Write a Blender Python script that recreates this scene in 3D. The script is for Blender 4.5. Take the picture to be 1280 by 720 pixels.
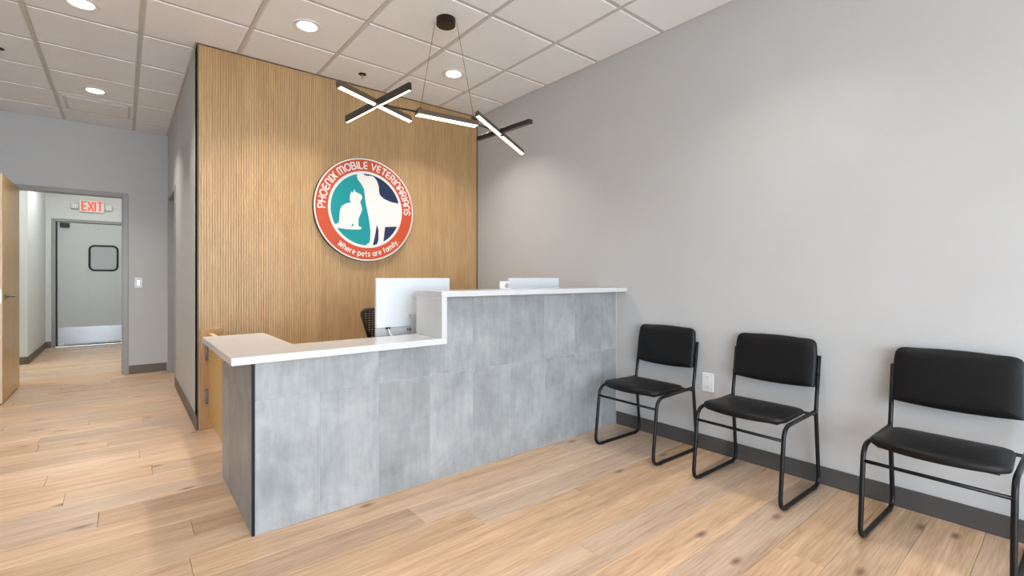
import bpy, bmesh, math, random
from mathutils import Vector, Matrix

for o in list(bpy.data.objects):
    bpy.data.objects.remove(o, do_unlink=True)
scene = bpy.context.scene
COL = scene.collection
PI = math.pi

# ------------------------------------------------------------------ camera
CAM_H = 1.1579
cam_data = bpy.data.cameras.new('camera')
cam_data.sensor_width = 36.0
cam_data.lens = 36.0 * 589.7057 / 1280.0
cam_data.shift_x = (640 - 639.05) / 1280.0
cam_data.shift_y = -(360 - 347.288) / 1280.0
cam_data.clip_start = 0.05
cam = bpy.data.objects.new('camera', cam_data)
COL.objects.link(cam)
cam.location = (0, 0, CAM_H)
cam.rotation_euler = (PI / 2, 0, -math.radians(39.4632))
scene.camera = cam

# ------------------------------------------------------------------ world, exposure
world = bpy.data.worlds.new('daylight')
scene.world = world
world.use_nodes = True
bg = world.node_tree.nodes['Background']
bg.inputs[0].default_value = (0.76, 0.88, 1.0, 1)
bg.inputs[1].default_value = 14.5
vs = scene.view_settings
vs.view_transform = 'Standard'
vs.look = 'None'
vs.exposure = 0.0
vs.gamma = 1.0
vs.use_curve_mapping = False
DOWNLIGHT_W = 12.5
LED_STRENGTH = 3.2

# ------------------------------------------------------------------ room numbers
H = 2.942            # ceiling
XR = 3.037           # right wall
YS = 4.282           # face of the slatted wall
YC = 2.364           # front face of the counter
YF = 7.309           # far wall
XS = 0.436           # side wall beside the slatted wall
YB = 10.9            # end wall of the corridor
XL = -3.0            # left wall
YW = -3.2            # window wall behind the camera
XCL = -0.985         # corridor left wall
XCR = 0.35           # corridor right wall
G = 0.6096           # ceiling grid
GX0, GY0 = 2.5396, 1.9472

# ------------------------------------------------------------------ materials
def new_mat(name):
    m = bpy.data.materials.new(name)
    m.use_nodes = True
    nt = m.node_tree
    return m, nt, nt.nodes['Principled BSDF']

def N(nt, kind, **kw):
    n = nt.nodes.new(kind)
    for k, v in kw.items():
        setattr(n, k, v)
    return n

def link(nt, a, b):
    nt.links.new(a, b)

def paint(name, c, rough=0.6, metal=0.0, var=0.04, scale=8.0, bump=0.0, bscale=300.0, spec=0.5, coat=0.0):
    """plain coloured surface with slight procedural variation and optional fine relief"""
    m, nt, b = new_mat(name)
    tc = N(nt, 'ShaderNodeTexCoord')
    no = N(nt, 'ShaderNodeTexNoise')
    no.inputs['Scale'].default_value = scale
    no.inputs['Detail'].default_value = 4
    link(nt, tc.outputs['Object'], no.inputs['Vector'])
    rp = N(nt, 'ShaderNodeValToRGB')
    rp.color_ramp.elements[0].position = 0.3
    rp.color_ramp.elements[1].position = 0.7
    rp.color_ramp.elements[0].color = tuple(x * (1 - var) for x in c) + (1,)
    rp.color_ramp.elements[1].color = tuple(min(1, x * (1 + var)) for x in c) + (1,)
    link(nt, no.outputs['Fac'], rp.inputs['Fac'])
    link(nt, rp.outputs['Color'], b.inputs['Base Color'])
    b.inputs['Roughness'].default_value = rough
    b.inputs['Metallic'].default_value = metal
    b.inputs['Specular IOR Level'].default_value = spec
    b.inputs['Coat Weight'].default_value = coat
    if bump:
        n2 = N(nt, 'ShaderNodeTexNoise')
        n2.inputs['Scale'].default_value = bscale
        n2.inputs['Detail'].default_value = 3
        link(nt, tc.outputs['Object'], n2.inputs['Vector'])
        bp = N(nt, 'ShaderNodeBump')
        bp.inputs['Strength'].default_value = bump
        bp.inputs['Distance'].default_value = 0.002
        link(nt, n2.outputs['Fac'], bp.inputs['Height'])
        link(nt, bp.outputs['Normal'], b.inputs['Normal'])
    return m

def emitter(name, c, strength):
    m, nt, b = new_mat(name)
    b.inputs['Base Color'].default_value = (0.9, 0.9, 0.9, 1)
    b.inputs['Emission Color'].default_value = c + (1,)
    b.inputs['Emission Strength'].default_value = strength
    return m

def wood(name, dark, light, stretch, rough=0.45, knots=False, per_object=0.0, fine=1.0, coarse=0.5, offset=57.0):
    """grain: noise squeezed along one axis; each object takes its own offset and tone"""
    m, nt, b = new_mat(name)
    tc = N(nt, 'ShaderNodeTexCoord')
    oi = N(nt, 'ShaderNodeObjectInfo')
    mul = N(nt, 'ShaderNodeMath', operation='MULTIPLY')
    mul.inputs[1].default_value = offset
    link(nt, oi.outputs['Random'], mul.inputs[0])
    add = N(nt, 'ShaderNodeVectorMath', operation='ADD')
    link(nt, tc.outputs['Object'], add.inputs[0])
    link(nt, mul.outputs[0], add.inputs[1])
    mp = N(nt, 'ShaderNodeMapping')
    mp.inputs['Scale'].default_value = stretch
    link(nt, add.outputs[0], mp.inputs['Vector'])
    n1 = N(nt, 'ShaderNodeTexNoise')
    n1.inputs['Scale'].default_value = 1.0
    n1.inputs['Detail'].default_value = 6
    n1.inputs['Distortion'].default_value = 0.6
    link(nt, mp.outputs['Vector'], n1.inputs['Vector'])
    n2 = N(nt, 'ShaderNodeTexNoise')
    n2.inputs['Scale'].default_value = 6.0
    n2.inputs['Detail'].default_value = 5
    link(nt, mp.outputs['Vector'], n2.inputs['Vector'])
    mix = N(nt, 'ShaderNodeMix', data_type='FLOAT')
    mix.inputs[0].default_value = coarse
    link(nt, n2.outputs['Fac'], mix.inputs[2])
    link(nt, n1.outputs['Fac'], mix.inputs[3])
    rp = N(nt, 'ShaderNodeValToRGB')
    rp.color_ramp.elements[0].position = 0.33
    rp.color_ramp.elements[1].position = 0.65
    rp.color_ramp.elements[0].color = dark + (1,)
    rp.color_ramp.elements[1].color = light + (1,)
    link(nt, mix.outputs[0], rp.inputs['Fac'])
    col = rp.outputs['Color']
    if per_object:
        mr = N(nt, 'ShaderNodeMapRange')
        mr.inputs['To Min'].default_value = 1 - per_object
        mr.inputs['To Max'].default_value = 1 + per_object * 0.55
        link(nt, oi.outputs['Random'], mr.inputs['Value'])
        hs = N(nt, 'ShaderNodeHueSaturation')
        link(nt, mr.outputs[0], hs.inputs['Value'])
        m2 = N(nt, 'ShaderNodeMath', operation='MULTIPLY')
        m2.inputs[1].default_value = 13.7
        link(nt, oi.outputs['Random'], m2.inputs[0])
        fr = N(nt, 'ShaderNodeMath', operation='FRACT')
        link(nt, m2.outputs[0], fr.inputs[0])
        mr2 = N(nt, 'ShaderNodeMapRange')
        mr2.inputs['To Min'].default_value = 1 - per_object * .95
        mr2.inputs['To Max'].default_value = 1 + per_object * .6
        link(nt, fr.outputs[0], mr2.inputs['Value'])
        link(nt, mr2.outputs[0], hs.inputs['Saturation'])
        link(nt, col, hs.inputs['Color'])
        col = hs.outputs['Color']
    if knots:
        mk = N(nt, 'ShaderNodeMapping')
        mk.inputs['Scale'].default_value = (2.6, 6.2, 1.0)
        link(nt, add.outputs[0], mk.inputs['Vector'])
        nd = N(nt, 'ShaderNodeTexNoise')
        nd.inputs['Scale'].default_value = 3.0
        link(nt, add.outputs[0], nd.inputs['Vector'])
        vo = N(nt, 'ShaderNodeTexVoronoi', voronoi_dimensions='2D')
        vo.inputs['Scale'].default_value = 0.75
        vo.inputs['Randomness'].default_value = 1.0
        link(nt, mk.outputs['Vector'], vo.inputs['Vector'])
        kr = N(nt, 'ShaderNodeValToRGB')
        kr.color_ramp.elements[0].position = 0.018
        kr.color_ramp.elements[0].color = (1, 1, 1, 1)
        kr.color_ramp.elements[1].position = 0.11
        kr.color_ramp.elements[1].color = (0, 0, 0, 1)
        link(nt, vo.outputs['Distance'], kr.inputs['Fac'])
        # only some of the cells carry a knot
        sep = N(nt, 'ShaderNodeSeparateColor')
        link(nt, vo.outputs['Color'], sep.inputs['Color'])
        gt = N(nt, 'ShaderNodeMath', operation='GREATER_THAN')
        gt.inputs[1].default_value = 0.5
        link(nt, sep.outputs[0], gt.inputs[0])
        km = N(nt, 'ShaderNodeMath', operation='MULTIPLY')
        link(nt, kr.outputs['Color'], km.inputs[0])
        link(nt, gt.outputs[0], km.inputs[1])
        km2 = N(nt, 'ShaderNodeMath', operation='MULTIPLY')
        km2.inputs[1].default_value = 0.85
        link(nt, km.outputs[0], km2.inputs[0])
        mx = N(nt, 'ShaderNodeMix', data_type='RGBA')
        mx.inputs[7].default_value = (0.16, 0.085, 0.045, 1)
        link(nt, km2.outputs[0], mx.inputs[0])
        link(nt, col, mx.inputs[6])
        col = mx.outputs[2]
    link(nt, col, b.inputs['Base Color'])
    b.inputs['Roughness'].default_value = rough
    bp = N(nt, 'ShaderNodeBump')
    bp.inputs['Strength'].default_value = 0.06
    bp.inputs['Distance'].default_value = 0.002
    link(nt, n2.outputs['Fac'], bp.inputs['Height'])
    link(nt, bp.outputs['Normal'], b.inputs['Normal'])
    return m

def concrete(name, dark, light, rough=0.42):
    m, nt, b = new_mat(name)
    tc = N(nt, 'ShaderNodeTexCoord')
    oi = N(nt, 'ShaderNodeObjectInfo')
    mul = N(nt, 'ShaderNodeMath', operation='MULTIPLY')
    mul.inputs[1].default_value = 41.0
    link(nt, oi.outputs['Random'], mul.inputs[0])
    add = N(nt, 'ShaderNodeVectorMath', operation='ADD')
    link(nt, tc.outputs['Object'], add.inputs[0])
    link(nt, mul.outputs[0], add.inputs[1])
    n1 = N(nt, 'ShaderNodeTexNoise')
    n1.inputs['Scale'].default_value = 4.5
    n1.inputs['Detail'].default_value = 10
    n1.inputs['Roughness'].default_value = 0.62
    n1.inputs['Distortion'].default_value = 0.4
    link(nt, add.outputs[0], n1.inputs['Vector'])
    mp = N(nt, 'ShaderNodeMapping')
    mp.inputs['Scale'].default_value = (26, 26, 5)
    link(nt, add.outputs[0], mp.inputs['Vector'])
    n2 = N(nt, 'ShaderNodeTexNoise')
    n2.inputs['Scale'].default_value = 1.5
    n2.inputs['Detail'].default_value = 6
    link(nt, mp.outputs['Vector'], n2.inputs['Vector'])
    mix = N(nt, 'ShaderNodeMix', data_type='FLOAT')
    mix.inputs[0].default_value = 0.72
    link(nt, n2.outputs['Fac'], mix.inputs[2])
    link(nt, n1.outputs['Fac'], mix.inputs[3])
    rp = N(nt, 'ShaderNodeValToRGB')
    rp.color_ramp.elements[0].position = 0.34
    rp.color_ramp.elements[1].position = 0.66
    rp.color_ramp.elements[0].color = dark + (1,)
    rp.color_ramp.elements[1].color = light + (1,)
    link(nt, mix.outputs[0], rp.inputs['Fac'])
    mr = N(nt, 'ShaderNodeMapRange')
    mr.inputs['To Min'].default_value = 0.90
    mr.inputs['To Max'].default_value = 1.08
    link(nt, oi.outputs['Random'], mr.inputs['Value'])
    hs = N(nt, 'ShaderNodeHueSaturation')
    link(nt, mr.outputs[0], hs.inputs['Value'])
    link(nt, rp.outputs['Color'], hs.inputs['Color'])
    link(nt, hs.outputs['Color'], b.inputs['Base Color'])
    b.inputs['Roughness'].default_value = rough
    return m

M = {}
M['wall'] = paint('wall_paint', (0.508, 0.507, 0.503), 0.55, var=0.015, scale=3, bump=0.08, bscale=220)
M['corridor_wall'] = paint('corridor_paint', (0.66, 0.68, 0.67), 0.55, var=0.015, scale=3)
M['ceiling_tile'] = paint('ceiling_tile', (0.87, 0.893, 0.915), 0.85, var=0.015, scale=4, bump=0.25, bscale=260, spec=0.2)
M['tee'] = paint('ceiling_tee', (0.60, 0.585, 0.57), 0.5, var=0.01)
M['base'] = paint('vinyl_base', (0.07, 0.066, 0.063), 0.5, var=0.05)
M['base_brown'] = paint('vinyl_base_brown', (0.13, 0.105, 0.08), 0.5, var=0.05)
M['plank'] = wood('oak_plank', (0.45, 0.277, 0.162), (0.74, 0.522, 0.352), (1.1, 18.0, 4.0), 0.36, knots=True, per_object=0.17)
M['subfloor'] = paint('subfloor', (0.12, 0.08, 0.05), 0.8)
M['slat'] = wood('oak_slat', (0.42, 0.255, 0.115), (0.58, 0.375, 0.185), (9.0, 9.0, 0.8), 0.42, per_object=0.02, coarse=0.45, offset=0.0)
M['slat_back'] = wood('oak_backing', (0.26, 0.14, 0.055), (0.40, 0.235, 0.10), (9.0, 9.0, 0.8), 0.6)
M['maple'] = wood('maple_veneer', (0.49, 0.285, 0.06), (0.61, 0.375, 0.095), (5.0, 5.0, 0.6), 0.28)
M['maple_edge'] = wood('maple_edge', (0.60, 0.42, 0.27), (0.70, 0.51, 0.35), (5.0, 5.0, 0.6), 0.35)
M['oak_trim'] = wood('oak_trim', (0.33, 0.165, 0.06), (0.46, 0.25, 0.10), (8.0, 8.0, 0.8), 0.45)
M['tile'] = concrete('concrete_tile', (0.225, 0.234, 0.238), (0.385, 0.392, 0.392))
M['grout'] = paint('grout', (0.40, 0.41, 0.415), 0.8)
M['quartz'] = paint('white_quartz', (0.57, 0.575, 0.58), 0.18, var=0.02, scale=30)
M['edge_trim'] = paint('dark_edge_trim', (0.007, 0.010, 0.019), 0.5, spec=0.2)
M['black_trim'] = paint('black_trim', (0.07, 0.05, 0.035), 0.5)
M['vinyl'] = paint('black_vinyl', (0.0055, 0.0054, 0.006), 0.46, var=0.1, scale=40, bump=0.12, bscale=420, spec=0.25)
M['black_metal'] = paint('black_metal', (0.005, 0.005, 0.006), 0.34, var=0.05, spec=0.3)
M['plastic_white'] = paint('white_plastic', (0.80, 0.80, 0.79), 0.35, var=0.01)
M['monitor_white'] = paint('white_monitor_shell', (0.70, 0.72, 0.74), 0.30, var=0.01)
M['monitor_grey'] = paint('grey_monitor_shade_and_stand', (0.50, 0.51, 0.52), 0.35, var=0.02)  # for the stand, and for shade painted along the shell's lower edge
M['screen'] = paint('dark_screen', (0.01, 0.01, 0.012), 0.15)
M['silver'] = paint('silver', (0.62, 0.62, 0.63), 0.3, metal=1.0, var=0.03)
M['stainless'] = paint('stainless', (0.36, 0.36, 0.37), 0.30, metal=1.0, var=0.06, scale=5)
M['frame_grey'] = paint('grey_frame_paint', (0.30, 0.29, 0.275), 0.35, var=0.02)
M['frame_brown'] = paint('taupe_frame_paint', (0.17, 0.145, 0.12), 0.35, var=0.02)
M['door_grey'] = paint('grey_door', (0.47, 0.49, 0.48), 0.35, var=0.02)
M['rubber'] = paint('black_rubber', (0.012, 0.012, 0.012), 0.5)
M['smoke_glass'] = paint('dim_door_window', (0.33, 0.345, 0.34), 0.3, var=0.02)
M['canopy'] = paint('dark_bronze', (0.022, 0.014, 0.009), 0.35, metal=0.4)
M['bar_black'] = paint('pendant_black', (0.016, 0.0145, 0.013), 0.38)
M['bar_bronze'] = paint('pendant_bronze', (0.10, 0.075, 0.05), 0.35, metal=0.3)
M['cable'] = paint('thin_cable', (0.06, 0.05, 0.045), 0.5)
M['led'] = emitter('warm_led', (1.0, 0.80, 0.55), LED_STRENGTH)
M['downlight'] = emitter('downlight_lens', (1.0, 0.94, 0.85), 12.0)
M['sign_white'] = paint('sign_white', (0.70, 0.685, 0.66), 0.3, var=0.01)
M['sign_red'] = paint('sign_red', (0.52, 0.066, 0.017), 0.3, var=0.02)
M['sign_teal'] = paint('sign_teal', (0.0, 0.25, 0.265), 0.3, var=0.02)
M['sign_navy'] = paint('sign_navy', (0.011, 0.022, 0.065), 0.3, var=0.02)
M['sign_edge'] = paint('sign_edge', (0.02, 0.02, 0.022), 0.4)
M['exit_red'] = emitter('exit_red', (1.0, 0.12, 0.06), 0.45)
M['exit_red'].node_tree.nodes['Principled BSDF'].inputs['Base Color'].default_value = (.75, .08, .04, 1)
M['mesh_black'] = paint('black_mesh_fabric', (0.012, 0.012, 0.012), 0.7)
M['switch_plate'] = paint('brushed_switch_plate', (0.50, 0.49, 0.47), 0.2, var=0.02)
M['hinge'] = paint('dull_bronze_hinge', (0.20, 0.165, 0.14), 0.35, metal=0.4)
M['desk'] = paint('desk_laminate', (0.55, 0.42, 0.30), 0.4)
M['pavement'] = paint('pavement', (0.65, 0.63, 0.60), 0.9)
M['alu'] = paint('dark_aluminium', (0.05, 0.05, 0.05), 0.4, metal=0.6)

# ------------------------------------------------------------------ helpers
def wloc(o):
    v = Vector((0, 0, 0))
    while o is not None:
        v = v + o.location
        o = o.parent
    return v

def from_bm(name, bm, mat, parent=None, smooth=False, local=False):
    """one mesh object; coordinates are world ones unless local"""
    if parent is not None and not local:
        off = wloc(parent)
        bmesh.ops.translate(bm, verts=bm.verts[:], vec=-off)
    me = bpy.data.meshes.new(name)
    bm.normal_update()
    bm.to_mesh(me)
    bm.free()
    if smooth:
        me.polygons.foreach_set('use_smooth', [True] * len(me.polygons))
    me.materials.append(M[mat])
    o = bpy.data.objects.new(name, me)
    COL.objects.link(o)
    if parent is not None:
        o.parent = parent
    return o

def add_box(bm, x0, x1, y0, y1, z0, z1, bevel=0.0, seg=1):
    r = bmesh.ops.create_cube(bm, size=1.0)
    vs_ = r['verts']
    for v in vs_:
        v.co = Vector((x0 + (v.co.x + .5) * (x1 - x0), y0 + (v.co.y + .5) * (y1 - y0), z0 + (v.co.z + .5) * (z1 - z0)))
    if bevel:
        es = list({e for v in vs_ for e in v.link_edges})
        bmesh.ops.bevel(bm, geom=es, offset=bevel, segments=seg, affect='EDGES', profile=0.5)

def box(name, x0, x1, y0, y1, z0, z1, mat, parent=None, bevel=0.0, seg=1, local=False):
    bm = bmesh.new()
    add_box(bm, x0, x1, y0, y1, z0, z1, bevel, seg)
    return from_bm(name, bm, mat, parent, local=local)

def fillet_path(pts, radii, n=6):
    pts = [Vector(p) for p in pts]
    out = [pts[0]]
    for i in range(1, len(pts) - 1):
        p, a, c = pts[i], pts[i - 1], pts[i + 1]
        r = radii[i] if isinstance(radii, (list, tuple)) else radii
        d0 = (a - p).normalized(); d1 = (c - p).normalized()
        ang = d0.angle(d1)
        if r <= 0 or ang > PI - 0.02:
            out.append(p); continue
        t = min(r / math.tan(ang / 2), (a - p).length * .49, (c - p).length * .49)
        p0, p1 = p + d0 * t, p + d1 * t
        for k in range(n + 1):
            s = k / n
            out.append(p0 * (1 - s) ** 2 + p * 2 * s * (1 - s) + p1 * s * s)
    out.append(pts[-1])
    return out

def add_tube(bm, path, r, sides=10, cap=True):
    path = [Vector(p) for p in path]
    n = len(path)
    tan = []
    for i in range(n):
        a = path[max(i - 1, 0)]; b_ = path[min(i + 1, n - 1)]
        tan.append((b_ - a).normalized())
    up = Vector((0, 0, 1)) if abs(tan[0].z) < 0.9 else Vector((1, 0, 0))
    u = tan[0].cross(up).normalized()
    rings = []
    for i in range(n):
        if i:
            q = tan[i - 1].rotation_difference(tan[i])
            u = (q @ u).normalized()
        w = tan[i].cross(u).normalized()
        rr = r[i] if isinstance(r, (list, tuple)) else r
        rings.append([bm.verts.new(path[i] + (u * math.cos(2 * PI * k / sides) + w * math.sin(2 * PI * k / sides)) * rr) for k in range(sides)])
    for i in range(n - 1):
        for k in range(sides):
            f = bm.faces.new((rings[i][k], rings[i][(k + 1) % sides], rings[i + 1][(k + 1) % sides], rings[i + 1][k]))
            f.smooth = True
    if cap:
        bm.faces.new(list(reversed(rings[0])))
        bm.faces.new(rings[-1])
    bmesh.ops.recalc_face_normals(bm, faces=bm.faces[:])

def tube(name, path, r, mat, parent=None, sides=10, local=False):
    bm = bmesh.new()
    add_tube(bm, path, r, sides)
    return from_bm(name, bm, mat, parent, local=local)

def add_lathe(bm, prof, centre, sides=32, axis='z'):
    rings = []
    for r, h in prof:
        ring = []
        for k in range(sides):
            a = 2 * PI * k / sides
            if axis == 'z':
                p = (r * math.cos(a), r * math.sin(a), h)
            elif axis == 'y':
                p = (r * math.cos(a), h, r * math.sin(a))
            else:
                p = (h, r * math.cos(a), r * math.sin(a))
            ring.append(bm.verts.new(Vector(centre) + Vector(p)))
        rings.append(ring)
    for i in range(len(rings) - 1):
        for k in range(sides):
            bm.faces.new((rings[i][k], rings[i][(k + 1) % sides], rings[i + 1][(k + 1) % sides], rings[i + 1][k]))
    bm.faces.new(list(reversed(rings[0])))
    bm.faces.new(rings[-1])
    bmesh.ops.recalc_face_normals(bm, faces=bm.faces[:])

def lathe(name, prof, centre, mat, parent=None, sides=32, axis='z', local=False):
    bm = bmesh.new()
    add_lathe(bm, prof, centre, sides, axis)
    return from_bm(name, bm, mat, parent, local=local)

def empty(name, loc, rz=0.0):
    o = bpy.data.objects.new(name, None)
    o.empty_display_size = 0.1
    COL.objects.link(o)
    o.location = loc
    o.rotation_euler = (0, 0, rz)
    return o

def tag(o, label, cat, group=None):
    o['label'] = label
    o['category'] = cat
    if group:
        o['group'] = group
    return o

def struct(o, label=None):
    o['kind'] = 'structure'
    if label:
        o['label'] = label
    return o

def poly_prism(name, pts, y0, y1, mat, parent):
    """outline in x,z (world), from depth y1 (front face, towards the room) back to y0"""
    bm = bmesh.new()
    vv = [bm.verts.new((x, y1, z)) for x, z in pts]
    f = bm.faces.new(vv)
    r = bmesh.ops.extrude_face_region(bm, geom=[f])
    ev = [g for g in r['geom'] if isinstance(g, bmesh.types.BMVert)]
    bmesh.ops.translate(bm, verts=ev, vec=(0, y0 - y1, 0))
    bmesh.ops.triangulate(bm, faces=[f for f in bm.faces if len(f.verts) > 4])
    bmesh.ops.recalc_face_normals(bm, faces=bm.faces[:])
    return from_bm(name, bm, mat, parent)

# ------------------------------------------------------------------ stroke lettering
def arcpts(cx, cy, rx, ry, a0, a1, n=10):
    return [(cx + rx * math.cos(math.radians(a0 + (a1 - a0) * i / n)), cy + ry * math.sin(math.radians(a0 + (a1 - a0) * i / n))) for i in range(n + 1)]

GL = {
    'P': (.62, [[(0, 0), (0, 1), (.30, 1)] + arcpts(.30, .73, .28, .27, 90, -90) + [(0, .46)]]),
    'H': (.66, [[(0, 0), (0, 1)], [(.64, 0), (.64, 1)], [(0, .5), (.64, .5)]]),
    'O': (.84, [arcpts(.42, .5, .42, .5, 0, 360, 22)]),
    'E': (.58, [arcpts(.30, .74, .29, .26, 55, 270, 10), arcpts(.30, .24, .30, .24, 90, 310, 10), [(.28, .49), (.50, .49)]]),
    'N': (.66, [[(0, 0), (0, .62)] + arcpts(.32, .65, .32, .35, 180, 0, 12) + [(.64, 0)]]),
    'I': (.10, [[(.03, 0), (.03, 1)]]),
    'X': (.62, [[(0, 0), (.62, 1)], [(.62, 0), (0, 1)], [(.12, .5), (.5, .5)]]),
    'M': (.98, [[(0, 0), (0, .7)] + arcpts(.24, .74, .24, .26, 180, 0, 10) + [(.48, 0)], [(.48, .7)] + arcpts(.72, .74, .24, .26, 180, 0, 10) + [(.96, 0)]]),
    'B': (.64, [[(0, 0), (0, 1), (.30, 1)] + arcpts(.30, .76, .24, .24, 90, -90) + [(0, .52)], [(.30, .52)] + arcpts(.32, .26, .30, .26, 90, -90) + [(0, 0)]]),
    'L': (.50, [[(0, 1), (0, 0), (.48, 0)]]),
    'V': (.70, [[(0, 1), (.34, 0), (.68, 1)]]),
    'T': (.62, [[(0, 1), (.62, 1)], [(.31, 1), (.31, 0)]]),
    'R': (.64, [[(0, 0), (0, 1), (.30, 1)] + arcpts(.30, .73, .27, .27, 90, -90) + [(0, .46)], [(.28, .46), (.60, 0)]]),
    'A': (.68, [[(0, 0), (0, .62)] + arcpts(.33, .65, .33, .35, 180, 0, 12) + [(.66, 0)], [(0, .38), (.66, .38)]]),
    'S': (.58, [arcpts(.30, .75, .27, .25, 30, 270, 10) + arcpts(.28, .25, .28, .25, 90, -150, 10)]),
    'W': (1.0, [[(0, 1), (.24, 0), (.5, .95), (.76, 0), (1.0, 1)]]),
    'h': (.52, [[(0, 0), (0, 1)], [(0, .4)] + arcpts(.25, .42, .25, .26, 180, 0, 10) + [(.5, 0)]]),
    'e': (.56, [[(.04, .38), (.54, .38)] + arcpts(.28, .34, .27, .34, 8, 305, 16)]),
    'r': (.34, [[(0, 0), (0, .68)], [(0, .4)] + arcpts(.24, .42, .24, .26, 180, 75, 6)]),
    'p': (.58, [[(0, -.32), (0, .68)], arcpts(.29, .34, .28, .34, 0, 360, 18)]),
    't': (.36, [[(.14, .95), (.14, .14)] + arcpts(.30, .15, .16, .15, 180, 280, 6), [(0, .66), (.34, .66)]]),
    's': (.44, [arcpts(.23, .51, .19, .17, 30, 270, 8) + arcpts(.21, .17, .20, .17, 90, -150, 8)]),
    'a': (.56, [arcpts(.27, .34, .27, .34, 0, 360, 18), [(.54, .68), (.54, 0)]]),
    'f': (.36, [[(.12, 0), (.12, .75)] + arcpts(.30, .78, .18, .22, 180, 80, 6), [(0, .62), (.34, .62)]]),
    'm': (.88, [[(0, 0), (0, .68)], [(0, .44)] + arcpts(.21, .45, .21, .23, 180, 0, 8) + [(.42, 0)], [(.42, .44)] + arcpts(.63, .45, .21, .23, 180, 0, 8) + [(.84, 0)]]),
    'i': (.08, [[(.02, 0), (.02, .66)], [(.02, .90), (.02, .93)]]),
    'l': (.08, [[(.02, 0), (.02, 1)]]),
    'y': (.52, [[(0, .68), (.26, .04)], [(.52, .68), (.18, -.32)]]),
    '.': (.10, [[(.04, .02), (.05, .02)]]),
    ' ': (.34, []),
}

def layout(text, gap=.20):
    x = 0; out = []
    for ch in text:
        w, st = GL[ch]
        out.append((x, w, st))
        x += w + (gap if ch != ' ' else gap * .3)
    return out, x - gap

def add_strokes(bm, strokes, mapf, half, lift):
    """each stroke one flat mitred ribbon of half width `half` (mapped units); crossing strokes lie a hair apart"""
    for si, st in enumerate(strokes):
        dense = []
        for i in range(len(st) - 1):
            a, b_ = st[i], st[i + 1]
            L = math.hypot(b_[0] - a[0], b_[1] - a[1])
            if L < 1e-4: continue
            n = max(1, int(L / .25))
            for k in range(n):
                dense.append((a[0] + (b_[0] - a[0]) * k / n, a[1] + (b_[1] - a[1]) * k / n))
        dense.append(st[-1])
        P = [Vector(mapf(*p)) for p in dense]
        y = lift - .0003 * si
        closed = (P[0] - P[-1]).length < 1e-6
        if closed: P.pop()
        n = len(P)
        if not closed:
            P[0] = P[0] - (P[1] - P[0]).normalized() * half * .6
            P[-1] = P[-1] + (P[-1] - P[-2]).normalized() * half * .6
        L_, R_ = [], []
        for i in range(n):
            a = P[i - 1] if (i > 0 or closed) else None
            c = P[(i + 1) % n] if (i < n - 1 or closed) else None
            d0 = (P[i] - a).normalized() if a is not None else (c - P[i]).normalized()
            d1 = (c - P[i]).normalized() if c is not None else d0
            nn = Vector((-(d0 + d1).y, (d0 + d1).x))
            nn = nn.normalized() if nn.length > 1e-4 else Vector((-d0.y, d0.x))
            cosv = max(.5, nn.dot(Vector((-d0.y, d0.x))))
            m_ = nn * (half / cosv)
            L_.append(bm.verts.new((P[i].x + m_.x, y, P[i].y + m_.y)))
            R_.append(bm.verts.new((P[i].x - m_.x, y, P[i].y - m_.y)))
        for i in range(n if closed else n - 1):
            j_ = (i + 1) % n
            f = bm.faces.new((L_[i], L_[j_], R_[j_], R_[i]))
            f.normal_update()
            if f.normal.y > 0: f.normal_flip()

# ================================================================== FLOOR
random.seed(7)
bm = bmesh.new()
add_box(bm, XL, XR + .12, YW, YF + .12, -0.12, -0.012)
add_box(bm, XCL - 2.0, XCR, YF + .12, YB + .1, -0.12, -0.012)
floor = struct(from_bm('floor', bm, 'subfloor'), 'wide pale oak plank floor')
PW = 0.188
known = {2: [1.105, -0.72], 1: [1.317, 2.95], -2: [1.529], 0: [1.913], 7: [-0.091], 9: [-0.237], 11: [-0.338], 10: [0.136, -1.2], 12: [0.084],
         14: [-0.08], 15: [-0.444], 5: [0.25], 3: [0.213, 2.3], 17: [0.124], -5: [2.166], -3: [2.75], -1: [2.55, .7], -4: [1.35], 4: [-0.6], 6: [-.9], 8: [.5], 13: [-.75]}
def plank(x0, x1, y0, y1):
    cx, cy = (x0 + x1) / 2, (y0 + y1) / 2
    hx, hy, c = (x1 - x0) / 2 - .0006, (y1 - y0) / 2 - .0006, .0016
    bm = bmesh.new()
    lo = [bm.verts.new((sx * hx, sy * hy, -.014)) for sx, sy in ((-1, -1), (1, -1), (1, 1), (-1, 1))]
    mi = [bm.verts.new((sx * hx, sy * hy, -c * .8)) for sx, sy in ((-1, -1), (1, -1), (1, 1), (-1, 1))]
    hi = [bm.verts.new((sx * (hx - c), sy * (hy - c), 0)) for sx, sy in ((-1, -1), (1, -1), (1, 1), (-1, 1))]
    bm.faces.new(hi)
    for a, b_ in ((lo, mi), (mi, hi)):
        for k in range(4):
            bm.faces.new((a[k], a[(k + 1) % 4], b_[(k + 1) % 4], b_[k]))
    o = from_bm('plank', bm, 'plank', floor, local=True)
    o.location = (cx, cy, 0)
k0 = math.floor((YW - 1.60) / PW); k1 = math.ceil((YB - 1.60) / PW)
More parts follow.
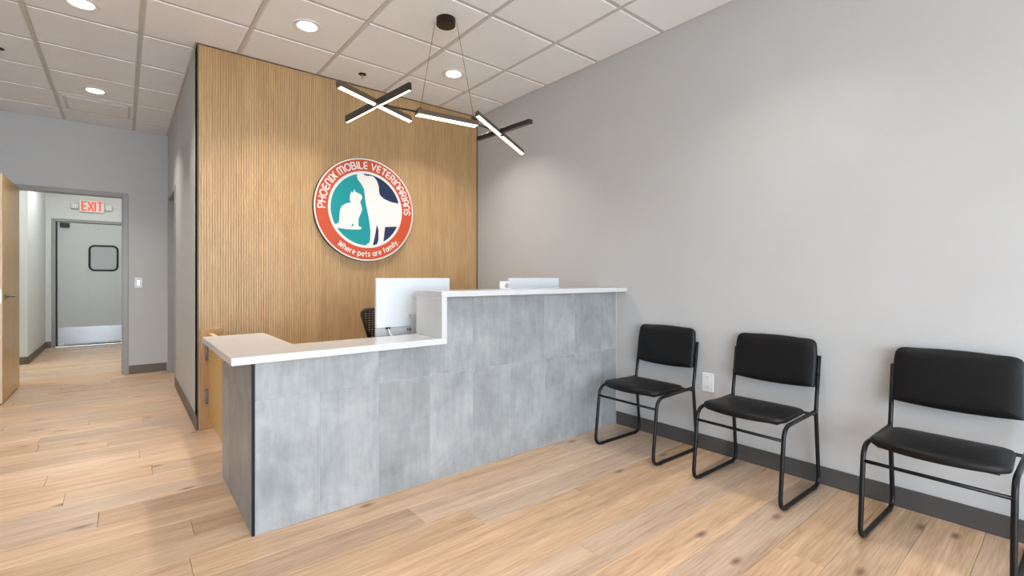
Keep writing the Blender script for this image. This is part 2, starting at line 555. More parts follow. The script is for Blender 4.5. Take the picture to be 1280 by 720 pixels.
for k in range(k0, k1):
    y0 = 1.60 + k * PW; y1 = y0 + PW
    y0 = max(y0, YW); y1 = min(y1, YB)
    xa, xb = (XL, XR) if y0 < YF + .05 else (XCL - 1.2, XCR)
    if y0 > 4.35 and y0 < YF:
        xb = XS + 1.0
    cuts = sorted(c for c in known.get(k, []) if xa + .2 < c < xb - .1)
    if not cuts:
        cuts = [random.uniform(-.6, 1.4)]
    c = cuts[0]
    while True:
        c -= random.uniform(1.5, 2.1)
        if c < xa + .3: break
        cuts.append(c)
    c = max(cuts)
    while True:
        c += random.uniform(1.5, 2.1)
        if c > xb - .3: break
        cuts.append(c)
    ends = [xa] + sorted(cuts) + [xb]
    full = [ends[0]]
    for a, b_ in zip(ends, ends[1:]):
        if b_ - a > 2.3:
            full.append((a + b_) / 2 + random.uniform(-.3, .3))
        full.append(b_)
    for a, b_ in zip(full, full[1:]):
        plank(a, b_, y0, y1)

# ================================================================== WALLS
struct(box('wall_right', XR, XR + .12, YW, YS + .1, 0, H + .02, 'wall'), 'light grey painted wall behind the row of black chairs')
bm = bmesh.new()   # side wall with a door opening
SD0, SD1, SDH = 6.18, 7.10, 2.10
add_box(bm, XS, XS + .12, YS + .012, SD0 - .05, 0, H + .02)
add_box(bm, XS, XS + .12, SD1 + .05, YF, 0, H + .02)
add_box(bm, XS, XS + .12, SD0 - .05, SD1 + .05, SDH + .05, H + .02)
struct(from_bm('wall_side', bm, 'wall'), 'light grey wall running back beside the slatted wood wall')
bm = bmesh.new()   # far wall with the corridor doorway
FD0, FD1, FDH = -0.915, 0.0, 2.118
add_box(bm, XL, FD0 - .05, YF, YF + .12, 0, H + .02)
add_box(bm, FD1 + .05, XS + 1.2, YF, YF + .12, 0, H + .02)
add_box(bm, FD0 - .05, FD1 + .05, YF, YF + .12, FDH + .05, H + .02)
struct(from_bm('wall_far', bm, 'wall'), 'light grey end wall with the open doorway')
struct(box('wall_left', XL - .12, XL, YW, YF, 0, H + .02, 'wall'))
# window wall behind the camera
bm = bmesh.new()
add_box(bm, XL, XR, YW - .14, YW, 0, .12)
add_box(bm, XL, XR, YW - .14, YW, 2.45, H + .02)
WX = [(-2.85, -1.45), (-1.33, 0.07), (0.19, 1.55), (1.67, 2.45)]
prev = XL
for a, b_ in WX:
    add_box(bm, prev, a, YW - .14, YW, .12, 2.45)
    prev = b_
add_box(bm, prev, XR, YW - .14, YW, .12, 2.45)
struct(from_bm('wall_front', bm, 'wall'), 'storefront wall with tall windows')
for i, (a, b_) in enumerate(WX):
    bm = bmesh.new()
    for x0, x1, z0, z1 in ((a, a + .05, .12, 2.45), (b_ - .05, b_, .12, 2.45), (a, b_, .12, .17), (a, b_, 2.40, 2.45)):
        add_box(bm, x0, x1, YW - .12, YW - .03, z0, z1)
    struct(from_bm('window_%d' % (i + 1), bm, 'alu'), 'tall storefront window')
    ld = bpy.data.lights.new('window_daylight', 'AREA')
    ld.shape = 'RECTANGLE'; ld.size = b_ - a - .1; ld.size_y = 2.23
    ld.cycles.is_portal = True
    lo = bpy.data.objects.new('window_daylight', ld); COL.objects.link(lo)
    lo.location = ((a + b_) / 2, YW - .13, 1.285); lo.rotation_euler = (PI / 2, 0, 0)
pv = struct(box('pavement', -14, 14, -16, YW - .14, -.2, -.06, 'pavement'), 'pavement outside the windows')

# the room behind the side door and the block behind the slatted wall
struct(box('wall_inner_room', XS + 1.1, XS + 1.2, YS + .1, YF, 0, H, 'wall'))

# corridor beyond the doorway
struct(box('wall_corridor_left', XCL - .1, XCL, 9.0, YB, 0, H, 'corridor_wall'), 'pale corridor wall seen through the doorway')
struct(box('wall_corridor_right', XCR, XCR + .1, YF + .12, YB, 0, H, 'corridor_wall'))
bm = bmesh.new()
D2a, D2b, D2h = -.865, .075, 2.10
add_box(bm, XCL - 2.0, D2a - .05, YB, YB + .1, 0, H)
add_box(bm, D2b + .05, XCR + .1, YB, YB + .1, 0, H)
add_box(bm, D2a - .05, D2b + .05, YB, YB + .1, D2h + .05, H)
struct(from_bm('wall_corridor_end', bm, 'corridor_wall'), 'pale end wall of the corridor around the grey door')
struct(box('light_blocker', -1.1, .3, YB + .1, YB + .15, -.01, H, 'corridor_wall'))  # unseen panel added to stop outside light leaking around the door
struct(box('wall_corridor_recess', XCL - 2.1, XCL - 2.0, YF + .12, YB, 0, H, 'corridor_wall'))

# ---- slatted wall
wall_back = box('wall_back', XS, XR, YS + .010, YS + .13, 0, H + .02, 'wall')
struct(wall_back, 'oak wall of fine vertical slats behind the reception counter')
SP = G / 34.0
rows = [(0, 1.178), (1.178, 2.379), (2.379, H - .007)]
x_edges = [.442, 1.050, 1.6600, 2.2696, 2.8792, XR - .008]
for zi, (z0, z1) in enumerate(rows):
    for a, b_ in zip(x_edges, x_edges[1:]):
        bm = bmesh.new()
        add_box(bm, a + .0003, b_ - .0003, YS + .004, YS + .010, z0 + .0001, z1 - .0001)
        n = int(round((b_ - a) / SP)); p = (b_ - a) / n
        for i in range(n):
            cx = a + (i + .5) * p; w = p * .33
            y_f, y_b = YS - .0028, YS + .0045
            vv = [bm.verts.new((cx + dx, yy, zz)) for zz in (z0 + .0001, z1 - .0001) for dx, yy in ((-w, y_b), (-w, y_f + .0018), (-w + .0018, y_f), (w - .0018, y_f), (w, y_f + .0018), (w, y_b))]
            for q in range(5):
                bm.faces.new((vv[q], vv[q + 1], vv[6 + q + 1], vv[6 + q]))
            bm.faces.new(vv[:6][::-1]); bm.faces.new(vv[6:])
        bmesh.ops.recalc_face_normals(bm, faces=bm.faces[:])
        o = from_bm('slat_panel', bm, 'slat', wall_back)
        o['kind'] = 'stuff'
for nm, args in (('edge_strip', (XS - .001, .442, YS - .006, YS + .010, 0, H)), ('edge_strip', (XR - .008, XR, YS - .006, YS + .010, 0, H)), ('edge_strip', (.442, XR - .008, YS - .006, YS + .010, H - .007, H))):
    box(nm, *args, 'black_trim', wall_back)

# ---- baseboards
def baseboard(name, x0, x1, y0, y1, mat='base', h=.10):
    bm = bmesh.new()
    add_box(bm, x0, x1, y0, y1, 0, h, .002)
    o = struct(from_bm(name, bm, mat))
    return o
baseboard('baseboard_right', XR - .010, XR, YW, YC)
baseboard('baseboard_side', XS - .010, XS, YS, SD0 - .05, 'base_brown')
baseboard('baseboard_far', FD1 + .055, XS - .012, YF - .010, YF, 'base_brown')
baseboard('baseboard_far_left', XL, FD0 - .055, YF - .010, YF, 'base_brown')
baseboard('baseboard_corridor_left', XCL, XCL + .010, 9.0, YB, 'base_brown')
baseboard('baseboard_corridor_recess', XCL - .1, XCL, 8.99, 9.0, 'base_brown')
baseboard('baseboard_corridor_end', XCL + .010, D2a - .055, YB - .010, YB, 'base_brown')

# ================================================================== CEILING
bm = bmesh.new()
add_box(bm, XL, XR + .12, YW, YS + .13, H + .02, H + .10)
add_box(bm, XL, XS + 1.2, YS + .13, YF + .12, H + .02, H + .10)
add_box(bm, XCL - 2.1, XCR + .1, YF + .12, YB + .1, H, H + .10)
ceiling = struct(from_bm('ceiling', bm, 'ceiling_tile'), 'white suspended ceiling of square tiles')
gx = [GX0 + i * G for i in range(-10, 2)]
gy = [GY0 + j * G for j in range(-9, 11)]
YE = YS - .006
def ceiling_piece(poly, e=.0125):
    """one tile from its cell outline (counter-clockwise corners, square or L-shaped), with a small stepped edge"""
    cx = sum(p[0] for p in poly) / len(poly); cy = sum(p[1] for p in poly) / len(poly)
    def inset(d):
        out = []
        n = len(poly)
        for k in range(n):
            p = Vector(poly[k]); a = Vector(poly[k - 1]); c = Vector(poly[(k + 1) % n])
            d0 = (p - a).normalized(); d1 = (c - p).normalized()
            q = p + Vector((-d0.y, d0.x)) * d + Vector((-d1.y, d1.x)) * d
            out.append((q.x - cx, q.y - cy))
        return out
    bm = bmesh.new()
    lv = [(inset(e + .007), -.004), (inset(e + .007), 0), (inset(e), .004), (inset(e), .018)]
    rings = [[bm.verts.new((x, y, z)) for x, y in o] for o, z in lv]
    n = len(poly)
    bm.faces.new(rings[0][::-1]); bm.faces.new(rings[-1])
    for p, q in zip(rings, rings[1:]):
        for k in range(n):
            bm.faces.new((p[k], p[(k + 1) % n], q[(k + 1) % n], q[k]))
    bmesh.ops.recalc_face_normals(bm, faces=bm.faces[:])
    o = from_bm('ceiling_tile', bm, 'ceiling_tile', ceiling, local=True)
    o.location = (cx, cy, H)
xs = [XL] + [g for g in gx if XL + .03 < g < XR - .03] + [XR]
ys = [YW] + [g for g in gy if YW + .03 < g < YF - .03] + [YF]
for a, b_ in zip(xs, xs[1:]):
    for c, d in zip(ys, ys[1:]):
        if a >= XS and c >= YE: continue
        if b_ <= XS or d <= YE:
            ceiling_piece([(a, c), (b_, c), (b_, d), (a, d)])
        elif a >= XS:
            ceiling_piece([(a, c), (b_, c), (b_, YE), (a, YE)])
        elif c >= YE:
            ceiling_piece([(a, c), (XS, c), (XS, d), (a, d)])
        else:
            ceiling_piece([(a, c), (b_, c), (b_, YE), (XS, YE), (XS, d), (a, d)])
for g in xs[1:-1]:
    box('grid_tee', g - .012, g + .012, YW, YF if g < XS else YE, H - .0015, H + .02, 'tee', ceiling)
for g in ys[1:-1]:
    for a, b_ in zip(xs, xs[1:]):
        if g > YE:
            if a >= XS: continue
            b_ = min(b_, XS)
        box('cross_tee', a + .012, b_ - .012, g - .012, g + .012, H + .0005, H + .02, 'tee', ceiling)
for q in ((XL, XL + .016, YW, YF), (XR - .016, XR, YW, YE), (XL, XR, YW, YW + .016), (XS, XR, YE - .016, YE), (XS - .016, XS, YE, YF), (XL, XS, YF - .016, YF)):
    box('wall_angle', *q, H - .001, H + .02, 'tee', ceiling)

# downlights
def downlight(x, y, label, power=1.0):
    t = tag(empty('downlight', (x, y, H)), label, 'downlight', 'recessed ceiling downlights')
    z = H - .004
    bm = bmesh.new()
    add_lathe(bm, [(.098, z), (.098, z - .003), (.092, z - .006), (.070, z - .004), (.066, z - .0005), (.066, z)], (x, y, 0), 40)
    from_bm('trim_ring', bm, 'plastic_white', t, smooth=False)
    lathe('lens', [(.064, z - .0007), (.064, z - .0012)], (x, y, 0), 'downlight', t, 36)
    ld = bpy.data.lights.new('downlight_lamp', 'AREA')
    ld.shape = 'DISK'; ld.size = .125; ld.energy = DOWNLIGHT_W * power; ld.color = (1.0, .935, .84)
    ld.spread = math.radians(108)
    lo = bpy.data.objects.new('downlight_lamp', ld); COL.objects.link(lo)
    lo.parent = t; lo.location = (0, 0, -.012)
downlight(-0.208, 4.135, 'round lit downlight cut by the top edge of the picture')
downlight(-0.203, 5.985, 'round lit downlight nearest the open doorway')
downlight(1.007, 3.494, 'round lit downlight above the left end of the slatted wall')
downlight(2.231, 3.502, 'small round lit downlight seen between the pendant cables')

downlight(1.007, 1.056, 'round lit downlight over the floor in front of the counter', .42)
downlight(2.231, 1.056, 'round lit downlight over the row of black chairs', .42)
downlight(1.007, -1.38, 'added unseen downlight nearest the windows, away from the chairs', .42)  # this and the next two: unseen lamps added to brighten the room
downlight(2.231, -1.38, 'added unseen downlight nearest the windows, on the chair side', .42)
downlight(-.208, 1.056, 'added unseen downlight over the entrance floor left of the counter', .42)

# added lights, unseen above the doorway head, brightening corridor and side room
def corridor_fill_light(x, y, w, label):
    t = tag(empty('added_ceiling_light', (x, y, H)), label, 'ceiling light', 'added unseen corridor fill lights')
    box('light_frame', x - .30, x + .30, y - .30, y + .30, H - .012, H, 'plastic_white', t)
    box('diffuser', x - .28, x + .28, y - .28, y + .28, H - .014, H - .0125, 'downlight', t)
    ld = bpy.data.lights.new('corridor_fill_lamp', 'AREA'); ld.shape = 'SQUARE'; ld.size = .54; ld.energy = w; ld.color = (.93, 1.0, .98)
    lo = bpy.data.objects.new('corridor_fill_lamp', ld); COL.objects.link(lo); lo.parent = t; lo.location = (0, 0, -.02)
corridor_fill_light(-.40, 9.3, 13.0, 'added unseen ceiling light over the corridor in front of the grey door')
corridor_fill_light(-2.0, 8.4, 32.0, 'added unseen ceiling light in the bright room left of the corridor')

# flat access panel in the ceiling
t = tag(empty('ceiling_panel', (-.20, 6.55, H)), 'flat square ceiling panel beside the downlight near the doorway', 'ceiling panel')
box('panel_face', -.43, .035, 6.33, 6.77, H - .012, H - .004, 'ceiling_tile', t, .002)
bm = bmesh.new()
for q in ((-.455, -.438, 6.31, 6.79), (.043, .060, 6.31, 6.79), (-.438, .043, 6.31, 6.322), (-.438, .043, 6.778, 6.79)):
    add_box(bm, *q, H - .009, H - .004)
from_bm('panel_frame', bm, 'tee', t)

# sprinklers
def sprinkler(x, y, label):
    t = tag(empty('sprinkler', (x, y, H)), label, 'sprinkler')
    z = H - .004
    lathe('escutcheon', [(.034, z), (.034, z - .004), (.022, z - .010), (.012, z - .010)], (x, y, 0), 'canopy', t, 24)
    lathe('head', [(.008, z - .010), (.008, z - .030), (.004, z - .034)], (x, y, 0), 'silver', t, 12)
    lathe('deflector', [(.016, z - .038), (.016, z - .040)], (x, y, 0), 'silver', t, 16)
sprinkler(1.616, 4.009, 'small dark fire sprinkler in the ceiling near the slatted wall')
sprinkler(-.745, 5.35, 'small dark fire sprinkler at the left edge of the ceiling')

# ================================================================== DOORS
def frame(parent, x0, x1, zt, y0, y1, w, mat):
    box('jamb', x0 - w, x0, y0, y1, 0, zt + w, mat, parent, .003)
    box('jamb', x1, x1 + w, y0, y1, 0, zt + w, mat, parent, .003)
    box('head', x0, x1, y0, y1, zt, zt + w, mat, parent, .003)
# door_1: doorway in the far wall with an open maple door
d1 = struct(empty('door_1', (FD0, YF, 0)), 'grey steel frame of the doorway to the corridor')
frame(d1, FD0, FD1, FDH, YF - .012, YF + .132, .05, 'frame_grey')
box('stop', FD1 - .014, FD1, YF + .04, YF + .075, 0, FDH, 'frame_grey', d1)
leaf = tag(empty('wooden_door', (-.905, 7.19, 0)), 'honey maple flush door standing open at the left edge', 'door')
box('door_leaf', -.892, -.848, 6.272, 7.185, .012, 2.108, 'maple', leaf, .0015)
box('lock_edge', -.891, -.849, 6.268, 6.2718, .012, 2.108, 'maple_edge', leaf)
box('strike_plate', -.883, -.857, 6.2655, 6.2682, .93, 1.05, 'silver', leaf)
h = lathe('handle_rose', [(.026, -.848), (.026, -.840), (.020, -.838)], (0, 6.40, .985), 'hinge', leaf, 20, axis='x')
tube('lever', fillet_path([(-.840, 6.40, .985), (-.795, 6.40, .985), (-.795, 6.53, .985)], .02), .009, 'hinge', leaf)
for z in (.25, 1.05, 1.85):
    tube('hinge', [(-.905, 7.197, z), (-.905, 7.197, z + .10)], .007, 'silver', leaf)

# door_2: grey corridor door
d2 = struct(empty('door_2', (D2a, YB, 0)), 'grey frame around the corridor door')
frame(d2, D2a, D2b, D2h, YB - .015, YB + .1, .05, 'frame_grey')
cd = tag(empty('corridor_door', (D2a, YB, 0)), 'pale grey swing door with black-rimmed window at the corridor end', 'door')
box('door_leaf', D2a + .022, D2b - .004, YB + .002, YB + .045, .018, D2h - .008, 'door_grey', cd, .002)
box('hinge_strip', D2a + .003, D2a + .022, YB - .002, YB + .045, .010, D2h - .006, 'rubber', cd)
box('kick_plate', D2a + .03, D2b - .01, YB - .0015, YB + .002, .04, .322, 'stainless', cd)
def rrect(x0, x1, z0, z1, r, n=6):
    pts = []
    for cx, cz, a0 in ((x1 - r, z1 - r, 0), (x0 + r, z1 - r, 90), (x0 + r, z0 + r, 180), (x1 - r, z0 + r, 270)):
        pts += arcpts(cx, cz, r, r, a0, a0 + 90, n)
    return pts
poly_prism('window_pane', rrect(-.43, -.085, 1.305, 1.70, .06), YB + .0015, YB - .003, 'smoke_glass', cd)
ring = [(x, YB - .006, z) for x, z in rrect(-.443, -.072, 1.29, 1.714, .07)]
tube('window_gasket', ring + [ring[0]], .015, 'rubber', cd, 8)
box('closer', -.812, -.69, YB - .045, YB + .002, 2.005, 2.08, 'rubber', cd, .004)
box('bottom_tag', D2a + .035, D2a + .10, YB - .004, YB + .001, .022, .060, 'plastic_white', cd)

# door_3: frame in the side wall
d3 = struct(empty('door_3', (XS, SD0, 0)), 'taupe steel frame of the doorway in the side wall')
for y0, y1 in ((SD0 - .05, SD0), (SD1, SD1 + .05)):
    box('jamb', XS - .012, XS + .132, y0, y1, 0, SDH + .05, 'frame_grey', d3, .003)
box('head', XS - .012, XS + .132, SD0, SD1, SDH, SDH + .05, 'frame_grey', d3, .003)
side_leaf = tag(empty('side_door', (XS, SD0, 0)), 'taupe door set deep in the side wall frame', 'door')
box('door_leaf', XS + .06, XS + .105, SD0 + .003, SD1 - .003, .012, SDH - .003, 'frame_brown', side_leaf, .002)

# exit sign
ex = tag(empty('exit_sign', (-.41, YB, 2.39)), 'white exit sign with red letters above the corridor door', 'exit sign')
box('housing', -.575, -.25, YB - .05, YB, 2.285, 2.485, 'plastic_white', ex, .008, 2)
lay, W = layout('EXIT', .26)
EXG = {'E': (.55, [[(.5, 1), (0, 1), (0, 0), (.5, 0)], [(0, .5), (.42, .5)]]), 'X': (.6, [[(0, 0), (.6, 1)], [(.6, 0), (0, 1)]]), 'I': GL['I'], 'T': GL['T']}
x = 0
for ch in 'EXIT':
    bm = bmesh.new()
    w, st = EXG[ch]
    add_strokes(bm, st, lambda a, b_, x=x: (-.535 + (x + a) * .098, 2.315 + b_ * .14), .013, YB - .0505)
    x += w + .26
    from_bm('letter', bm, 'exit_red', ex)
for s, x0 in ((-1, -.685), (1, -.245)):
    hd = box('lamp_head', x0, x0 + .105, YB - .06, YB - .005, 2.33, 2.42, 'plastic_white', ex, .02, 3)
    for k in range(3):
        box('rib', x0 + .02 + k * .028, x0 + .030 + k * .028, YB - .064, YB - .0595, 2.345, 2.405, 'tee', hd)

# switch and outlet
sw = tag(empty('light_switch', (.146, YF, 1.10)), 'small shiny wall switch between doorway and side wall', 'light switch')
box('plate', .105, .187, YF - .006, YF, 1.035, 1.165, 'switch_plate', sw, .003)
box('rocker', .130, .162, YF - .010, YF - .005, 1.07, 1.13, 'silver', sw, .002)
ou = tag(empty('wall_outlet', (XR, 1.606, .456)), 'white duplex wall outlet between the first two chairs', 'outlet')
box('plate', XR - .008, XR, 1.566, 1.648, .393, .519, 'plastic_white', ou, .003)
for z in (.425, .487):
    f_ = lathe('socket', [(.018, XR - .0105), (.018, XR - .007)], (0, 1.607, z), 'plastic_white', ou, 20, axis='x')
    for dy in (-.006, .006):
        box('slot', XR - .0112, XR - .0104, 1.607 + dy - .0012, 1.607 + dy + .0012, z - .002, z + .009, 'frame_grey', f_)

# ================================================================== RECEPTION COUNTER
XC = .446
LOW_B, LOW_T = .787, .8205
HI_B, HI_T = 1.050, 1.082
XSTEP = 1.402
YSL, YSK = 2.268, 2.565   # front and back edges of the worktop
ctr = tag(empty('reception_counter', (XC, YC, 0)), 'L-shaped reception counter clad in grey concrete-look tiles', 'counter')
bm = bmesh.new()
add_box(bm, XC + .0016, XSTEP, YC + .0016, YC + .13, 0, LOW_B)
add_box(bm, XSTEP + .0005, 3.019, YC + .0016, YC + .13, 0, HI_B)
add_box(bm, XC + .0016, XC + .22, YC + .13, 3.185, 0, LOW_B)
from_bm('core', bm, 'grout', ctr)
jx = [XC + .012, .741, 1.043, 1.346, 1.646, 1.942, 2.244, 2.546, 2.842, 3.019]
gp = .0016
for a, b_ in zip(jx, jx[1:]):
    box('tile', a + gp / 2, b_ - gp / 2, YC, YC + .010, .002, .601, 'tile', ctr, .0012)
    if b_ <= XSTEP:
        box('tile', a + gp / 2, b_ - gp / 2, YC, YC + .010, .603, LOW_B, 'tile', ctr, .0012)
    elif a < XSTEP - .05:
        # tile cut around the step of the worktop
        bm = bmesh.new()
        pts = [(a + gp / 2, .603), (b_ - gp / 2, .603), (b_ - gp / 2, HI_B), (XSTEP + .001, HI_B), (XSTEP + .001, LOW_B), (a + gp / 2, LOW_B)]
        bm.free()
        poly_prism('tile', pts, YC + .010, YC, 'tile', ctr)
    else:
        box('tile', a + gp / 2, b_ - gp / 2, YC, YC + .010, .603, HI_B, 'tile', ctr, .0012)
for y0, y1 in ((YC + .012, 2.66), (2.66, 2.96), (2.96, 3.185)):
    box('tile', XC, XC + .010, y0 + gp / 2, y1 - gp / 2, .002, .601, 'tile', ctr, .0012)
    box('tile', XC, XC + .010, y0 + gp / 2, y1 - gp / 2, .603, LOW_B, 'tile', ctr, .0012)
box('edge_trim', XC - .001, XC + .011, YC - .001, YC + .011, 0, LOW_B, 'edge_trim', ctr)
box('wall_scribe', 3.019, 3.025, YC + .002, YC + .05, 0, HI_B, 'frame_grey', ctr)
box('end_filler', 3.025, XR - .001, YC + .004, YC + .1, .0, HI_B, 'wall', ctr)

top = tag(empty('countertop', (XC, YC, LOW_B)), 'white quartz countertop stepping from low desk up to high ledge', 'countertop')
bm = bmesh.new()
out = [(.350, YSL), (XSTEP, YSL), (XSTEP, YSK), (.670, YSK), (.670, 3.205), (.350, 3.205)]
vv = [bm.verts.new((x, y, LOW_T)) for x, y in out]
f_ = bm.faces.new(vv)
r = bmesh.ops.extrude_face_region(bm, geom=[f_])
bmesh.ops.translate(bm, verts=[g for g in r['geom'] if isinstance(g, bmesh.types.BMVert)], vec=(0, 0, LOW_B - LOW_T))
bmesh.ops.recalc_face_normals(bm, faces=bm.faces[:])
bmesh.ops.bevel(bm, geom=bm.edges[:], offset=.002, segments=1, affect='EDGES')
from_bm('low_slab', bm, 'quartz', top)
box('step_panel', XSTEP - .034, XSTEP, YSL, YSK, LOW_T, HI_B, 'quartz', top, .0015)
box('high_slab', XSTEP - .034, XR - .001, YSL, YSK, HI_B, HI_T, 'quartz', top, .002)

# desk behind
dk = tag(empty('work_desk', (1.9, 3.0, 0)), 'work surface behind the counter carrying the monitors', 'desk')
box('desk_top', .72, XR - .004, 2.575, 3.28, .695, .725, 'desk', dk, .002)
for x in (.76, 1.9, 2.98):
    box('leg_panel', x, x + .03, 2.66, 3.24, 0, .695, 'desk', dk)

# swing gate between the counter and the slatted wall
gt = tag(empty('swing_gate', (.52, 4.20, 0)), 'honey maple half-height gate beside the counter end', 'gate')
bm = bmesh.new()
add_box(bm, .500, .535, 3.215, 4.232, .085, .735, .002)
from_bm('panel', bm, 'maple', gt)
box('panel_edge', .502, .533, 3.22, 4.23, .7352, .737, 'maple_edge', gt)
for z in (.20, .53):
    hg = tube('hinge', [(.493, 4.246, z), (.493, 4.246, z + .12)], .010, 'hinge', gt, 10)
    box('hinge_plate', .4955, .4995, 4.20, 4.24, z, z + .12, 'hinge', hg)
gp_ = tag(box('gate_post', .452, .590, 4.2565, 4.2800, 0, .770, 'oak_trim', None, .002), 'short oak board fixed upright at the foot of the slatted wall', 'gate post')

# ================================================================== SIGN
SX, SZ, SR = 1.748, 1.790, .477
YSN = 4.235
sg = tag(empty('round_sign', (SX, YSN + .03, SZ)), 'round red-ringed sign with white cat and dog on the slatted wall', 'sign')
lathe('board', [(SR - .002, YSN + .034), (SR, YSN + .032), (SR, YSN + .002), (SR - .002, YSN)], (SX, 0, SZ), 'sign_edge', sg, 96, axis='y')
def disc(name, r, y, mat, n=96):
    return poly_prism(name, [(SX + r * math.cos(2 * PI * k / n), SZ + r * math.sin(2 * PI * k / n)) for k in range(n)], y + .0008, y, mat, sg)
disc('rim', SR * .995, YSN - .0008, 'sign_white')
disc('red_ring', SR * .968, YSN - .0016, 'sign_red')
disc('inner_ring', SR * .744, YSN - .0024, 'sign_white')
RI = SR * .694
disc('teal_field', RI, YSN - .0032, 'sign_teal')
a_top = math.atan2(2.122 - SZ, 1.679 - SX); a_bot = math.atan2(1.463 - SZ, 1.80 - SX)
nav = [(SX + RI * math.cos(a_bot + (a_top - a_bot) * k / 40), SZ + RI * math.sin(a_bot + (a_top - a_bot) * k / 40)) for k in range(41)]
nav += [(1.74, 1.986), (1.812, 1.662)]
poly_prism('navy_field', nav, YSN - .0032, YSN - .0040, 'sign_navy', sg)
dog = [(1.673, 2.126), (1.658, 2.113), (1.654, 2.083), (1.665, 2.055), (1.684, 2.034), (1.699, 2.016), (1.722, 1.974), (1.73, 1.908), (1.738, 1.842), (1.764, 1.729), (1.784, 1.593), (1.779, 1.51), (1.770, 1.483), (1.745, 1.468), (1.742, 1.452), (1.804, 1.455), (1.83, 1.572), (1.844, 1.656), (1.861, 1.616), (1.861, 1.515), (1.842, 1.462), (1.909, 1.487), (1.927, 1.642), (2.052, 1.654)]
a0 = math.atan2(1.654 - SZ, 2.052 - SX); a1 = math.atan2(1.877 - SZ, 2.07 - SX)
dog += [(SX + (RI + .004) * math.cos(a0 + (a1 - a0) * k / 12), SZ + (RI + .004) * math.sin(a0 + (a1 - a0) * k / 12)) for k in range(13)]
dog += [(1.991, 1.884), (1.918, 1.907), (1.886, 1.93), (1.874, 1.944), (1.866, 1.975), (1.865, 2.002), (1.862, 2.025), (1.856, 2.043), (1.845, 2.07), (1.83, 2.09), (1.813, 2.104), (1.795, 2.11), (1.76, 2.105), (1.735, 2.105), (1.701, 2.122)]
poly_prism('dog', dog, YSN - .0040, YSN - .0048, 'sign_white', sg)
cat = [(1.606, 1.946), (1.617, 1.925), (1.63, 1.969), (1.639, 1.942), (1.66, 1.936), (1.684, 1.929), (1.697, 1.918), (1.703, 1.905), (1.699, 1.883), (1.684, 1.859), (1.692, 1.83), (1.703, 1.793), (1.692, 1.757), (1.668, 1.697), (1.668, 1.63), (1.69, 1.626), (1.696, 1.619), (1.694, 1.608), (1.687, 1.603), (1.61, 1.597), (1.549, 1.598), (1.472, 1.604), (1.447, 1.630), (1.482, 1.646), (1.491, 1.66), (1.493, 1.684), (1.497, 1.744), (1.503, 1.775), (1.512, 1.798), (1.522, 1.807), (1.558, 1.832), (1.602, 1.844), (1.59, 1.856), (1.588, 1.871), (1.591, 1.915)]
poly_prism('cat', cat, YSN - .0040, YSN - .0048, 'sign_white', sg)
poly_prism('cat_gap', [(1.599, 1.628), (1.624, 1.630), (1.619, 1.656)], YSN - .0048, YSN - .0052, 'sign_teal', sg)
def arc_text(name, text, r_base, size, a_start, a_end, inward, half, gap):
    lay, W = layout(text, gap)
    bm = bmesh.new()
    for x, w, st in lay:
        if name == 'letter':
            bm = bmesh.new()
            if not st: continue
        def mf(px, py, x=x):
            t_ = (x + px) / W
            a = math.radians(a_start + (a_end - a_start) * t_)
            r_ = r_base + (py * size if not inward else -py * size)
            return (SX + r_ * math.cos(a), SZ + r_ * math.sin(a))
        add_strokes(bm, st, mf, half, YSN - .0022)
        if name == 'letter':
            from_bm(name, bm, 'sign_white', sg)
    if name == 'letter':
        return
    return from_bm(name, bm, 'sign_white', sg)
arc_text('letter', 'PHOENIX MOBILE VETERINARIANS', SR * .795, SR * .125, 182, -2, False, .0060, .24)
low_text = arc_text('lower_lettering', 'Where pets are family.', SR * .905, SR * .098, 231, 318, True, .0041, .26)
low_text['kind'] = 'stuff'

# ================================================================== PENDANT LIGHT
PC = Vector((1.735, 2.80, 0))
pend = tag(empty('pendant_light', (PC.x, PC.y, H)), 'black pendant of crossed LED bars hanging over the counter', 'pendant light')
lathe('canopy', [(.066, H - .004), (.066, H - .046), (.062, H - .050)], (1.716, 2.792, 0), 'canopy', pend, 40)
def bar(name, p0, p1, w, hgt, mat, roll=0.0, strips=((0.0, .62),), led_roll=True):
    """square profile from p0 to p1; the light strip lies in its underside"""
    p0, p1 = Vector(p0), Vector(p1)
    d = (p1 - p0); L = d.length; d.normalize()
    side = d.cross(Vector((0, 0, 1))).normalized()
    up = side.cross(d).normalized()
    rot = Matrix.Rotation(roll, 3, d)
    side, up = rot @ side, rot @ up
    mid = (p0 + p1) / 2
    mtx = Matrix((d, side, up)).transposed().to_4x4(); mtx.translation = mid
    bm = bmesh.new()
    add_box(bm, -L / 2, L / 2, -w / 2, w / 2, -hgt / 2, hgt / 2, .0015)
    bmesh.ops.transform(bm, matrix=mtx, verts=bm.verts[:])
    b_ = from_bm(name, bm, mat, pend)
    for off, frac in strips:
        bm = bmesh.new()
        add_box(bm, -L / 2 + .004, L / 2 - .004, off - w * frac / 2, off + w * frac / 2, -hgt / 2 - .0012, -hgt / 2 + .001)
        bmesh.ops.transform(bm, matrix=mtx, verts=bm.verts[:])
        from_bm('led_strip', bm, 'led', b_)
    return b_
bar('centre_bar', (1.508, 2.826, 2.262), (1.962, 2.774, 2.262), .060, .034, 'bar_bronze', 0.0, ((-.018, .36), (.018, .36)))
bar('light_bar', (0.945, 2.700, 2.262), (1.545, 2.985, 2.262), .030, .040, 'bar_bronze', math.radians(-18), ((0, .85),))
bar('light_bar', (1.170, 3.180, 2.232), (1.285, 2.480, 2.268), .020, .046, 'bar_black', math.radians(0), ((0, .70),))
bar('light_bar', (1.917, 2.709, 2.310), (2.513, 2.909, 2.180), .030, .040, 'bar_bronze', math.radians(-18), ((0, .85),))
